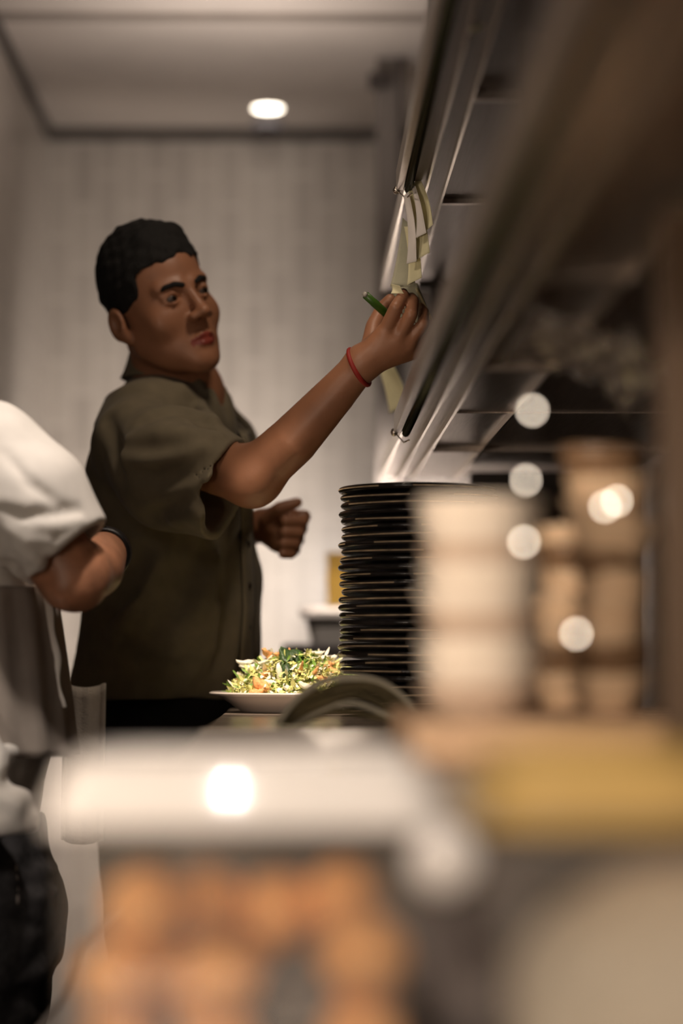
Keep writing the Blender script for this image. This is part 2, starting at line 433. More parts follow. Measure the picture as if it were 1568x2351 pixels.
zz = bt
for i in range(9):
    yx = P(795, 1300, 5.27).x+random.uniform(-.002, .002)
    o = box('yellow_box', (yx-.042, 5.25, zz), (yx+.045, 5.33, zz+.0215), M_yelb, None, .002); zz += .0222
    tag(o, 'flat yellow box, %s of the stack behind the black plates' % (['lowest', 'second from the bottom', 'third from the bottom', 'fourth from the bottom', 'middle one', 'fourth from the top', 'third from the top', 'second from the top', 'topmost'][i]), 'box', 'yellow boxes on the back table')

# ------------------------------------------------------------------ pass counter
e = empty('pass_counter', (.2, 2.8, 0), 'long stone and steel pass counter under the ticket shelves', 'counter')
box('countertop', (-.116, 2.775, TOP-.035), (.60, 3.86, TOP), M_counter, e, .003)
box('steel_worktop', (-.116, 1.70, TOP-.035), (.60, 2.765, TOP), mat('satin_worktop', (.33, .29, .25), .5, 1, .2, 14, stretch=(1, 20, 20)), e, .003)
box('edge_strip', (-.116, 2.765, TOP-.035), (.60, 2.775, TOP+.0012), M_steel2, e)
box('cabinet_body', (-.09, 1.74, .1), (.60, 3.83, TOP-.035), mat('steel_cabinet', (.16, .14, .13), .4, .6, .1, 5), e)
for x_ in (-.06, .55):
    for y_ in (1.78, 3.78): box('foot', (x_-.02, y_-.02, 0), (x_+.02, y_+.02, .1), M_dark, e)
e = empty('prep_table', (.1, 1.3, 0), 'low steel prep table in the near foreground holding food tubs', 'table')
box('tabletop', (-.22, 1.05, .70), (.60, 1.68, .73), M_steel, e, .003)
for x_ in (-.18, .56):
    for y_ in (1.09, 1.64): box('leg', (x_-.02, y_-.02, 0), (x_+.02, y_+.02, .70), M_steel, e)

# ------------------------------------------------------------------ ticket shelves
e = empty('ticket_shelf', (.3, 3.0, TOP), 'two tier steel shelf with ticket rails over the right of the pass', 'shelf')
ZU, ZL = CAM_Z+.682, CAM_Z+.335
for z0, yend, y1, nm in ((ZU, 3.50, 4.50, 'upper'), (ZL, 3.60, 4.60, 'lower')):
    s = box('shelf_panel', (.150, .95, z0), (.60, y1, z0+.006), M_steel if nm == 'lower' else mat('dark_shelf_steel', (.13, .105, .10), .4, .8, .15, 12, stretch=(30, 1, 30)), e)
    box('front_lip', (.148, .95, z0-.004), (.1515, y1, z0+.03), M_steel2, s)
    for x_, d_ in ((.1785, .012), (.206, .010), (.288, .010)):
        box('channel', (x_-.0018, .95, z0-d_), (x_+.0018, y1, z0), M_steel2, s)
    r_ = box('ticket_rail', (.136, .95, z0-.006), (.1475, yend, z0+.024), M_steel2 if False else mat('aluminium_rail', (.50, .44, .38), .35, 1, .08, 20), e, .0015)
    n = int((yend-.95)/.006); pts = []; rd = []
    for k in range(n*2):
        pts.append((.1535, .95+k*.003, z0-.007)); rd.append(.0045 if k % 2 else .0062)
    tube('roller_strip', pts, rd, M_bead, r_, 10)
    lathe('end_knob', [(.0005, -.006), (.004, -.005), (.006, 0), (.004, .005), (.0005, .006)], (.137, yend+.01, z0-.004), M_steel2, r_, 16)
    tube('wire_stop', [(.137, yend+.01, z0-.004), (.150, yend-.02, z0-.022), (.156, yend-.06, z0-.022)], .0012, M_steel2, r_, 8)
for y_, z0, zt, wd in ((4.43, ZL+.006, ZU, .014), (2.62, ZL+.006, ZU, .014), (2.62, ZU+.006, CEIL, .014), (4.43, ZU+.006, CEIL, .014)):
    box('post', (.25-wd, y_-wd, z0), (.25+wd, y_+wd, zt), M_dark, e)
for y_, z0, d_ in ((4.43, ZU, .012), (2.9, ZU, .012), (2.76, ZL, .012), (3.34, ZL, .003), (3.9, ZL, .01), (2.1, ZL, .01), (3.6, ZU, .008)):
    box('crossbar', (.208, y_-.008, z0-d_), (.60, y_+.008, z0-.0005), M_steel if y_ != 4.43 else M_dark, e)
box('end_panel', (.262, 1.74, TOP), (.60, 1.775, ZL-.012), mat('dark_brown_panel', (.10, .062, .036), .5, .2, .15, 6), e, .002)
box('end_panel', (.30, 4.3, TOP-.9), (.60, 4.33, ZL-.012), M_dark, e, .002)
# cling film bunched under the lower shelf
g = []
for i in range(14):
    row = []
    for j in range(26):
        t = j/25; x = .205+.13*t+.004*math.sin(i*1.7+j*.9); y = 2.15+.32*i/13+.02*math.sin(j*.6)
        z = ZL-.022-.05*t*t-.016*abs(math.sin(i*1.1+3*t))-.010*math.sin(j*1.3+i*.5)*t
        row.append((x, y, z))
    g.append(row)
tag(sheet('plastic_film', g, clear_mat('film', (.80, .72, .66), .42, .12), None, .0004), 'crumpled clear plastic film bunched under the lower steel shelf', 'plastic film')

# ------------------------------------------------------------------ tickets
def ticket(corners, m, label, bulge=.006, group=None, curl=.01):
    c = corners; dd = lambda a, b: (b[0], b[1], a[2]-.012)
    TL, TR, BR, BL = P(*c[0]), P(*dd(c[0], c[1])), P(*dd(c[3], c[2])), P(*c[3]); g = []
    nrm = (TR-TL).cross(BL-TL).normalized()
    for i in range(14):
        v = i/13; row = []
        for j in range(9):
            u = j/8; p = TL.lerp(TR, u).lerp(BL.lerp(BR, u), v)
            row.append(p+nrm*(bulge*math.sin(PI*v)*math.sin(u*2.2+.3) + curl*(v**3)*(u-.5)))
        g.append(row)
    return tag(sheet('order_ticket', g, m, None, .0006), label, 'paper ticket', group)
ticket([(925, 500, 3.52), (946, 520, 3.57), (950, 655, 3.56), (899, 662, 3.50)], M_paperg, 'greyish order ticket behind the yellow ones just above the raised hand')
ticket([(928, 520, 3.49), (948, 520, 3.54), (963, 637, 3.55), (940, 655, 3.49)], M_paper, 'lowest small curled yellow order ticket above the fingers', .012)
ticket([(928, 450, 3.48), (948, 430, 3.54), (982, 579, 3.55), (943, 607, 3.48)], M_paper, 'middle curled order ticket hanging from the upper rail, corner pointing right', .016)
ticket([(927, 450, 3.475), (938, 440, 3.48), (950, 600, 3.475), (940, 606, 3.475)], M_paperw, 'white narrow order slip at the left edge of the hanging tickets', .01)
ticket([(944, 428, 3.47), (962, 405, 3.53), (989, 516, 3.54), (962, 548, 3.47)], M_paper, 'highest curled order ticket hanging from the upper rail', .014)
ticket([(946, 430, 3.465), (953, 425, 3.47), (972, 535, 3.465), (962, 546, 3.465)], M_paperw, 'white narrow order slip between the highest yellow tickets', .006)
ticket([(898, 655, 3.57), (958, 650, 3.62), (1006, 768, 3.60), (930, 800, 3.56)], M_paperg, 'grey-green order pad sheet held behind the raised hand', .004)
ticket([(951, 665, 3.565), (958, 660, 3.58), (1006, 768, 3.575), (990, 772, 3.56)], M_paper, 'cream paper edge strip along the pad behind the fingers', .002)
ticket([(899, 652, 3.49), (918, 656, 3.50), (922, 674, 3.50), (903, 674, 3.49)], M_paper, 'small folded yellow slip tucked at the fingertips', .002)
ticket([(868, 842, 3.95), (903, 838, 4.0), (936, 922, 4.02), (897, 950, 3.95)], M_paper, 'cream order ticket hanging below the wristband arm beside the rail', .012)
ticket([(1085, -90, 2.62), (1135, -90, 2.66), (1128, 45, 2.66), (1078, 85, 2.6)], M_paper, 'blurred yellow order ticket high on the upper rail at top of frame', .012)

# ------------------------------------------------------------------ the man reaching for the tickets
man = empty('person', (P(400, 1500, 3.95).x, 3.95, 0), 'person in olive short sleeved shirt reaching up to the order tickets with green pen', 'person')
HO = P(363, 700, 3.85)
fw = Vector((.60, -.79, .08)).normalized(); up = Vector((-.37, 0, .93)); up = (up-fw*up.dot(fw)).normalized(); lf = up.cross(fw)
HR = A([lf, fw, up])                       # rows: his left, forward, up
def H(a, b, c): return A(HO + lf*a + fw*b + up*c)
def E_(c, r): return ell(H(*c), r, HR)
head = su(.03, E_((0, 0, .037), (.073, .092, .084)), E_((0, .032, -.035), (.066, .058, .080)))
head = su(.028, head, cap(H(.050, .008, -.060), H(.014, .070, -.100), .018, .018), cap(H(-.050, .008, -.060), H(-.014, .070, -.100), .018, .018))
head = su(.018, head, E_((0, .082, -.105), (.018, .014, .016)), E_((0, .06, -.075), (.034, .030, .03)))
head = su(.016, head, E_((.044, .058, -.032), (.022, .020, .024)), E_((-.044, .058, -.032), (.022, .020, .024)))
head = su(.012, head, cap(H(-.044, .073, .020), H(-.014, .088, .017), .008, .009), cap(H(.044, .073, .020), H(.014, .088, .017), .008, .009))
for s in (-1, 1): head = sub(.016, head, E_((s*.031, .104, .001), (.020, .022, .013)))
head = su(.012, head, cap(H(0, .090, .012), H(0, .110, -.030), .006, .0095))
head = su(.007, head, E_((0, .114, -.032), (.0095, .009, .008)), E_((.0135, .101, -.036), (.009, .011, .008)), E_((-.0135, .101, -.036), (.009, .011, .008)))
for s in (-1, 1):
    head = su(.004, head, E_((s*.031, .074, .0), (.0135, .0125, .0125)))
    head = su(.004, head, cap(H(s*.018, .084, .004), H(s*.031, .0885, .0085), .003), cap(H(s*.031, .0885, .0085), H(s*.045, .078, .004), .003))
    head = su(.004, head, cap(H(s*.018, .083, -.005), H(s*.031, .0865, -.0085), .0025), cap(H(s*.031, .0865, -.0085), H(s*.044, .077, -.004), .0025))
head = su(.006, head, chain([H(-.023, .083, -.073), H(-.008, .0975, -.0665), H(.008, .0975, -.0665), H(.023, .083, -.073)], [.003, .0055, .0055, .003]))
head = su(.006, head, chain([H(-.020, .083, -.077), H(-.007, .0965, -.0790), H(.007, .0965, -.0790), H(.020, .083, -.077)], [.003, .006, .006, .003]))
head = sub(.003, head, chain([H(-.025, .0885, -.0755), H(0, .1065, -.0725), H(.025, .0885, -.0755)], [.0015, .0022, .0015]))
for s in (-1, 1):
    ear = su(.006, E_((s*.080, -.011, -.014), (.009, .020, .028)), E_((s*.073, -.004, -.036), (.007, .011, .014)))
    ear = sub(.006, ear, E_((s*.087, -.006, -.012), (.008, .009, .015)))
    head = su(.008, head, ear)
NB = P(408, 905, 3.93)
fa = math.radians(22); FV = A((math.cos(fa), -math.sin(fa), 0)); RV = A((-math.sin(fa), -math.cos(fa), 0))
SHR = A(P(318, 1000, 3.76)); SHL = A(NB)-RV*.17+A((0, 0, -.075))
ELB = A(P(578, 1096, 3.60)); WR = A(P(834, 832, 3.52))
body = su(.03, head, cap(H(0, -.028, -.05), A(NB), .050, .054))
body = su(.04, body, cap(A(NB)+A((0, 0, -.02)), SHR, .05, .045), cap(A(NB)+A((0, 0, -.02)), SHL, .05, .045), cap(A(NB), A(NB)+A((-.02, 0, -.45)), .07, .09))
body = su(.02, body, chain([SHR, ELB], [.05, .043]))
mid = A(P(672, 1012, 3.56))
body = su(.022, body, chain([ELB, mid, A(P(770, 905, 3.535)), WR], [.040, .0375, .030, .0245]))
body = su(.012, body, cap(A(P(590, 1108, 3.60)), A(P(600, 1104, 3.6)), .026))
# right hand
hd = su(.010, cap(WR, A(P(880, 770, 3.50)), .022, .015), cap(WR, A(P(908, 782, 3.50)), .022, .015), cap(WR, A(P(935, 792, 3.505)), .021, .014), cap(WR, A(P(955, 806, 3.52)), .020, .012))
fing = [([(884, 762, 3.497), (909, 706, 3.478), (925, 679, 3.497), (925, 672, 3.52)], [.0115, .0100, .0088, .0075]),
        ([(916, 772, 3.497), (944, 722, 3.480), (949, 690, 3.505), (945, 682, 3.53)], [.0110, .0098, .0085, .0072]),
        ([(940, 784, 3.502), (972, 744, 3.492), (972, 716, 3.52), (965, 705, 3.54)], [.0105, .0092, .008, .007]),
        ([(958, 802, 3.515), (989, 772, 3.515), (996, 752, 3.54), (990, 742, 3.555)], [.0095, .0082, .0072, .0062]),
        ([(850, 802, 3.525), (858, 750, 3.540), (878, 708, 3.550), (896, 688, 3.545)], [.0150, .0125, .0105, .009])]
for pts, rs in fing: hd = su(.005, hd, chain([A(P(*p)) for p in pts], rs))
body = su(.012, body, hd)
# left forearm and loose fist
W2 = A(P(600, 1206, 4.08))
body = su(.02, body, chain([SHL, A(P(470, 1250, 4.25)), W2], [.045, .04, .026]))
fist = su(.010, cap(W2, A(P(635, 1185, 4.06)), .022, .020), cap(W2, A(P(640, 1240, 4.06)), .023, .022), cap(W2, A(P(632, 1210, 4.05)), .024, .022))
for k, (y, s) in enumerate(((1188, 1.), (1211, 1.), (1233, .95), (1252, .82))):
    fist = su(.003, fist, chain([A(P(645, y-6+3*k, 4.08)), A(P(699-7*k, y-2+4*k, 4.065)), A(P(695-9*k, y+8+4*k, 4.03)), A(P(655-2*k, y+8+4*k, 4.02))], [.0115*s, .0115*s, .0105*s, .0095*s]))
fist = su(.004, fist, chain([A(P(612, 1192, 4.04)), A(P(640, 1168, 4.02)), A(P(682, 1154, 4.02))], [.013, .0115, .009]))
body = su(.010, body, fist)
def lipmask(c):
    q = (c-A(HO)) @ HR.T
    return ((np.abs(q[:, 0]) < .0235-.0*q[:, 0]) & (q[:, 2] < -.0620-.35*np.abs(q[:, 0])) & (q[:, 2] > -.0855+.22*np.abs(q[:, 0])) & (q[:, 1] > .082))
net('body', body, (-.52, 3.38, .95), (.25, 4.45, 1.72), .0032, M_skin, man, 1, [M_skin, M_lip], lipmask)
# eyes, brows, hair
for s in (-1, 1):
    ec = H(s*.031, .0775, .0003)
    ey = net('eye', ell(ec, (.0118, .0118, .0105), HR), ec-.014, ec+.014, .0016, M_eyew, man, 1, [M_eyew, M_eye],
             lambda c, ec=ec: np.linalg.norm(c-(ec+A(fw)*.0105+A(lf)*.003+A(up)*.001), axis=1) < .0068)
    ws = [H(s*.013, .0950, .0165), H(s*.026, .0930, .0205), H(s*.040, .084, .0195), H(s*.050, .071, .012)]
    lo = np.min(ws, 0)-.012; hi = np.max(ws, 0)+.012
    net('eyebrow', ripple(chain(ws, [.0042, .0047, .0040, .0018]), .0004, 900), lo, hi, .0016, M_hair, man)
hair = E_((0, -.004, .047), (.0800, .0950, .0930))
hair = ripple(hair, .0016, 260, 3)
def cut(p):
    q = (p-A(HO)) @ HR.T; a, b, c = q[:, 0], q[:, 1], q[:, 2]
    ed = .003*np.sin(a*120+1)+.0015*np.sin(a*330+1)
    return np.maximum((.048-.25*np.clip(-c, 0, .05)-.45*np.clip(-c, 0, .04)) - b, c-(.063-3.2*a*a+ed))
hair = sub(.004, hair, cut)
hair = inter(hair, plane(H(0, -.01, -.040), -A(up)*1.0-A(fw)*.10))
for s in (-1, 1):
    hair = sub(.006, hair, E_((s*.082, -.008, -.022), (.014, .021, .034)))
hair = su(.02, hair, cap(H(.035, .048, .104), H(-.03, .052, .102), .012))
net('hair', hair, A(HO)-.16, A(HO)+.17, .0026, M_hair, man)

# shirt
def sec(y, xl, xr, D=3.93, wide=.19, k=1.):
    a = P(xl, y, D); b = P(xr, y, D); hp = (b.x-a.x)/2; w_ = wide
    d_ = math.sqrt(max(hp*hp-(w_*math.sin(fa))**2, .004))/math.cos(fa)
    return (a.z, (a.x+b.x)/2, D, d_*k, w_)
secs = [sec(930, 262, 500, wide=.12), sec(985, 232, 512, wide=.155), sec(1060, 218, 530, wide=.17), sec(1180, 208, 566, wide=.175), sec(1300, 203, 590, wide=.18),
        sec(1400, 197, 598, wide=.18), sec(1500, 186, 590, wide=.185), sec(1585, 170, 568, wide=.19), sec(1600, 170, 565, wide=.19)]
torso = loft(secs, fa)
NBa = A(NB)
yoke = su(.05, cap(NBa-FV*.035+A((0, 0, -.018)), (NBa-FV*.02)*.45+SHR*.55+A((0, 0, .0)), .060, .058), cap(NBa+A((0, 0, -.045)), SHR+A((0, 0, .0)), .068, .056), cap(NBa+A((0, 0, -.05)), SHL, .072, .066))
up_arm = (ELB-SHR)/np.linalg.norm(ELB-SHR)
SE = A(P(512, 1118, 3.63))
sl = su(.03, cap(SHR+A((-.0, 0, -.015)), A(P(400, 1075, 3.70)), .066, .088), cap(A(P(400, 1075, 3.70)), A(P(530, 1128, 3.62)), .092, .079))
cutn = A(P(640, 1165, 3.60))-A(P(500, 1120, 3.63)); 
sl = inter(sl, plane(SE+A((.006, 0, .0)), cutn))
shirt = su(.045, torso, yoke, cap(NBa+A((0, .01, .02)), NBa+A((0, 0, -.05)), .064, .075))
shirt = su(.025, shirt, sl)
shirt = folds(shirt, [
    ([(330, 960), (400, 935), (450, 945), (490, 985)], .012, -1),
    ([(300, 1010), (370, 1000), (440, 1010), (500, 1005)], .013, 1),
    ([(285, 1050), (330, 1072), (400, 1062), (460, 1035)], .012, 1),
    ([(300, 1085), (360, 1100), (440, 1080), (500, 1040)], .013, -1),
    ([(340, 1195), (400, 1180), (450, 1150), (490, 1120)], .012, -1),
    ([(400, 1190), (450, 1170), (490, 1160)], .010, 1),
    ([(420, 900), (460, 935), (490, 965)], .009, 1),
    ([(245, 960), (262, 1040), (275, 1100)], .010, -1),
    ([(470, 1260), (420, 1350), (350, 1460)], .016, -1),
    ([(500, 1290), (470, 1380), (400, 1500)], .014, 1),
    ([(380, 1290), (330, 1380), (270, 1460)], .016, 1),
    ([(330, 1270), (290, 1340), (245, 1410)], .014, -1),
    ([(430, 1250), (370, 1350), (310, 1430)], .010, -1),
    ([(520, 1260), (515, 1380), (500, 1530)], .010, -1),
    ([(540, 1250), (545, 1380), (525, 1540)], .009, 1),
    ([(490, 1400), (470, 1480), (430, 1560)], .012, 1),
    ([(280, 1480), (320, 1520), (380, 1545)], .012, -1)], .02)
shirt = ripple(shirt, .0022, 42, 5)
cav = cap(A(P(470, 1105, 3.65)), A(P(600, 1150, 3.60)), .060, .078)
shirt = sub(.006, shirt, cav)
shirt = sub(.008, shirt, cap(NBa+A((.012, -.01, .0)), H(0, -.02, -.05), .060, .062))
shirt = sub(.01, shirt, chain([NBa+FV*.09+A((0, 0, .02)), NBa+FV*.11+A((0, 0, -.05))], [.03, .014]))
net('shirt', shirt, (-.60, 3.45, .90), (.12, 4.35, 1.52), .0042, M_olive, man, 1)
# collar: folded strip around the neck with two points
g = []
for i in range(37):
    th = -2.5+5.0*i/36; c = math.cos(th); s = math.sin(th)      # th=0 at the nape
    dv = -FV*c + RV*s
    fr = max(0, -c); drop = .042+.040*fr**2
    base = NBa + A((-.012, 0, .0)) + FV*(.012+.022*fr)
    z0 = .075-.075*fr-.008*(1-fr)
    base = base-FV*(.012*(1-fr))
    row = [base+dv*.056+A((0, 0, z0-.022)), base+dv*.061+A((0, 0, z0)), base+dv*.068+A((0, 0, z0-.002)),
           base+dv*(.072+.008*fr)+A((0, 0, z0-drop*.4)), base+dv*(.077+.020*fr)+A((0, 0, z0-drop*.75)), base+dv*(.082+.030*fr)+A((0, 0, z0-drop))]
    g.append(row)
sheet('collar', g, M_olive, man, .003)
# placket and buttons
pl = []
for y in range(990, 1585, 24):
    r = []
    for dx in (-13, -4, 5, 13):
        q = march(shirt, 556+dx+ (y-990)*.03 - max(0, y-1400)*.10, y)
        if q is None: r = None; break
        r.append(q+A((.002, -.0045, 0)))
    if r: pl.append(r)
if len(pl) > 3: pk = sheet('placket', pl, M_olive, man, .003)
for y in (1250, 1345, 1440, 1530):
    q = march(shirt, 556+(y-990)*.03-max(0, y-1400)*.10, y)
    if q is not None:
        b = lathe('button', [(.0005, .002), (.005, .002), (.006, 0), (.005, -.0015)], (0, 0, 0), mat('dark_button', (.03, .022, .016), .4, scale=30), None, 14)
        b.location = Vector(q)+Vector((.003, -.009, 0)); b.rotation_euler = (PI/2, 0, .6); setparent(b, man)
# trousers, shoes
hipc = A((P(385, 1560, 3.95).x, 3.95, .93))
tr = loft([(.78, hipc[0], 3.95, .115, .16), (.90, hipc[0], 3.95, .118, .165), (1.0, hipc[0]-.0, 3.95, .11, .15)], fa)
for s in (-1, 1):
    hp = hipc+RV*s*.085; tr = su(.03, tr, chain([hp+A((0, 0, -.1)), A((hp[0]+.01, hp[1], .5)), A((hp[0]-.01, hp[1], .09))], [.088, .064, .05]))
net('trousers', ripple(tr, .002, 50, 2), (-.60, 3.6, .03), (.1, 4.35, 1.03), .009, M_blk, man, 1)
for s in (-1, 1):
    hp = hipc+RV*s*.085
    a = A((hp[0]-.03, hp[1], .045)); sh = inter(su(.03, cap(a, a+FV*.17+A((0, 0, -.01)), .045, .036), cap(a, a+A((0, 0, .05)), .045)), plane((0, 0, .002), (0, 0, -1)))
    net('shoe', sh, a-.12, a+A((.28, .1, .14)), .006, M_blk, man, 1)
# red cord bracelet
axd = (mid-WR); axd = axd/np.linalg.norm(axd); cc = A(P(824, 843, 3.522)); t1 = np.cross(axd, (0, 1, 0)); t1 /= np.linalg.norm(t1); t2 = np.cross(axd, t1)
tag(tube('bracelet', [cc+(t1*math.cos(a)*.0275+t2*math.sin(a)*.0275)+axd*.010*math.cos(a-.3) for a in np.linspace(0, 2*PI, 40)], .0036, M_red, None, 8), 'thin red cord bracelet around the reaching wrist', 'bracelet')
pen = empty('marker_pen', P(870, 704, 3.50), 'green marker pen held between thumb and fingers of the raised hand', 'pen')
a = P(840, 678, 3.487); b = P(905, 737, 3.525)
tube('barrel', [a, a.lerp(b, .25), a.lerp(b, .26), b], [.0058, .0058, .0062, .0062], M_green, pen, 16)
tube('end_cap', [a+(a-b).normalized()*.005, a], [.0035, .0045], mat('pale_cap', (.45, .42, .38), .3, scale=20), pen, 14)
# towel tucked at the waist
g = []
for i in range(16):
    v = i/15; row = []
    for j in range(15):
        u = j/14; p = P(146+98*u - 6*v, 1568+10*math.sin(PI*u)+360*v, 3.70)
        row.append(p+Vector((0, .006*math.sin(u*9+v)+.003*math.sin(u*17), 0)))
    g.append(row)
tag(sheet('side_towel', g, M_towel, None, .004), 'off-white side towel hanging from the waist of the person in olive', 'towel')

# ------------------------------------------------------------------ the cook in white at the left edge
ck = empty('person', (P(-95, 1500, 3.2).x, 3.2, 0), 'person in a white short sleeved jacket and dark jeans cut off by the left edge', 'person')
cX = P(-95, 1500, 3.2).x
S2 = A(P(-25, 1065, 3.10)); E2 = A(P(168, 1322, 3.12)); Wc = A(P(243, 1268, 3.36))
arm = su(.02, cap(S2, E2, .056, .042), chain([E2, A(P(212, 1304, 3.2)), Wc], [.042, .042, .030]))
arm = su(.012, arm, cap(A(P(150, 1350, 3.1)), A(P(190, 1350, 3.12)), .026))
Hc = A(P(205, 1285, 3.42))
hn = su(.010, cap(Wc, Hc, .024, .020), cap(Wc, A(P(200, 1305, 3.42)), .022, .016))
for k in range(4):
    b_ = A(P(200, 1275+14*k, 3.425)); hn = su(.004, hn, chain([b_, b_+A((-.035, .01, .0)), b_+A((-.045, -.01, -.005))], [.0095, .009, .0075]))
hn = su(.005, hn, chain([A(P(225, 1290, 3.39)), A(P(195, 1310, 3.38)), A(P(170, 1318, 3.39))], [.012, .011, .009]))
arm = su(.012, arm, hn)
# other arm, neck, head (out of the frame)
NK = A((cX-.08, 3.25, 1.37)); S3 = NK+A((-.02, .19, -.09))
HK = NK+A((-.06, 0, .14))
cb_ = su(.03, arm, cap(NK+A((0, 0, -.3)), NK, .10, .06), cap(NK, HK, .055, .06), ell(HK+A((0, 0, .04)), (.085, .075, .105)), ell(HK+A((-.06, 0, .0)), (.035, .02, .03)), cap(NK, S2, .05, .05), cap(NK, S3, .05, .05), chain([S3, S3+A((-.02, .02, -.28)), S3+A((-.2, 0, -.35))], [.05, .04, .028]))
net('body', cb_, (cX-.42, 2.9, 1.0), (-.22, 3.75, 1.78), .0045, M_skin2, ck, 1)
net('hair', inter(ell(HK+A((.01, 0, .055)), (.095, .085, .105)), plane(HK+A((-.05, 0, 0)), (-1, 0, -1.1))), HK-.15, HK+.2, .006, M_hair, ck)
def jsec(y, xl, xr, w_): a = P(xl, y, 3.25); b = P(xr, y, 3.25); return (a.z, (a.x+b.x)/2, 3.25, (b.x-a.x)/2, w_)
jk = loft([jsec(1000, -330, 40, .17), jsec(1100, -340, 60, .175), jsec(1300, -330, 92, .165), jsec(1400, -320, 112, .16), jsec(1500, -315, 128, .16), jsec(1620, -310, 148, .16), jsec(1700, -305, 128, .175), jsec(1800, -300, 92, .19), jsec(1905, -295, 78, .175), jsec(1925, -295, 80, .175)], 0)
jk = su(.05, jk, cap(NK+A((0, 0, -.07)), S2+A((0, 0, .0)), .065, .074), cap(NK+A((0, 0, -.06)), S3, .075, .07))
sv = su(.02, cap(S2, A(P(60, 1150, 3.08)), .075, .077), cap(A(P(60, 1150, 3.08)), A(P(165, 1292, 3.10)), .078, .066))
tail = inter(su(.03, chain([A(P(-70, 1630, 3.06)), A(P(-66, 1750, 3.04)), A(P(-55, 1830, 3.03)), A(P(-45, 1890, 3.03))], [.025, .045, .060, .072])), plane(A(P(0, 1915, 3.0)), (0, 0, -1)))
jk = su(.02, jk, tail)
sv = inter(sv, plane(A(P(150, 1272, 3.10)), A((.64, -.05, -.75))))
jk = su(.02, jk, sv)
jk = folds(jk, [([(12, 1040), (60, 1100), (130, 1160)], .003, -1),
    ([(90, 1185), (130, 1182), (185, 1176)], .009, -1), ([(60, 1205), (120, 1205), (180, 1195)], .008, 1),
    ([(-5, 1160), (50, 1175), (100, 1172)], .008, -1), ([(-5, 1150), (60, 1158), (120, 1165)], .008, 1),
    ([(20, 1215), (60, 1235), (100, 1240)], .010, 1), ([(90, 1265), (102, 1280), (110, 1290)], .006, -1),
    ([(40, 1255), (70, 1275), (100, 1300)], .008, 1), ([(-10, 1290), (30, 1310), (70, 1345)], .010, -1),
    ([(-5, 1800), (25, 1790), (50, 1770)], .010, -1), ([(-5, 1840), (30, 1850), (60, 1830)], .012, 1), ([(-5, 1740), (20, 1725), (40, 1700)], .010, 1)], .012)
jk = ripple(jk, .0015, 60, 8)
jk = sub(.004, jk, cap(A(P(140, 1250, 3.10)), A(P(215, 1400, 3.12)), .052, .060))
net('jacket', jk, (cX-.36, 2.88, .73), (-.24, 3.7, 1.5), .0042, M_white, ck, 1)
# added sheet painting shade onto the jacket, its lit edge a white strip
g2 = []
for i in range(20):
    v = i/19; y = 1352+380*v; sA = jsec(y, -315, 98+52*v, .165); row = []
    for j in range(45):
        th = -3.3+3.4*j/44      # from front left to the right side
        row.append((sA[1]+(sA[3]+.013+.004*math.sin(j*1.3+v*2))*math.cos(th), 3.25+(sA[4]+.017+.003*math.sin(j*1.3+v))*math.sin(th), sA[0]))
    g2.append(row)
ap = sheet('jacket_shade_sheet', g2, M_jacket_shade, ck, .003)
sheet('jacket_lit_edge', [[P(102+46*v+x_+4*math.sin(v*14), 1362+262*v, 3.19) for x_ in (-7, 0, 7+5*math.sin(v*5))] for v in [i/19 for i in range(20)]], M_white, ap, .003)
# jeans, stitching, shoes
jn = loft([jsec(1880, -300, 95, .165), jsec(2000, -300, 118, .17), jsec(2130, -295, 120, .17), jsec(2200, -290, 120, .165)], 0)
for s in (-1, 1):
    q_ = A((cX, 3.25+s*.09, .6)); jn = su(.03, jn, chain([q_+A((.03, 0, .05)), q_+A((.025, 0, -.15)), A((q_[0]-.02, q_[1], .08))], [.100, .072, .055]))
jn = folds(jn, [([(40, 1965), (80, 1950), (125, 1945)], .006, 1), ([(60, 2010), (100, 2000), (130, 1990)], .007, 1), ([(35, 2260), (80, 2230), (115, 2190)], .010, 1), ([(0, 2025), (20, 2022), (40, 2030)], .006, 1), ([(50, 2065), (90, 2060), (130, 2045)], .008, 1), ([(40, 2310), (70, 2330), (100, 2340)], .008, 1), ([(20, 2100), (60, 2120), (100, 2130)], .01, -1)], .008)
net('jeans', ripple(jn, .003, 70, 6), (cX-.32, 2.95, .03), (-.24, 3.6, .80), .006, M_denim, ck, 1)
st = [march(jn, 33+8*v, 1945+130*v) for v in np.linspace(0, 1, 12)]; st = [x for x in st if x is not None]
if len(st) > 3: tube('seam_stitching', [x+A((0, -.001, 0)) for x in st], [.0016 if i % 2 else .0026 for i in range(len(st))], M_stitch, ck, 6)
for s in (-1, 1):
    a = A((cX-.02, 3.25+s*.09, .045)); sh = inter(su(.03, cap(a, a+A((-.16, 0, -.01)), .045, .036), cap(a, a+A((0, 0, .05)), .045)), plane((0, 0, .002), (0, 0, -1)))
    net('shoe', sh, a-A((.26, .1, .1)), a+A((.1, .1, .14)), .006, M_blk, ck, 1)
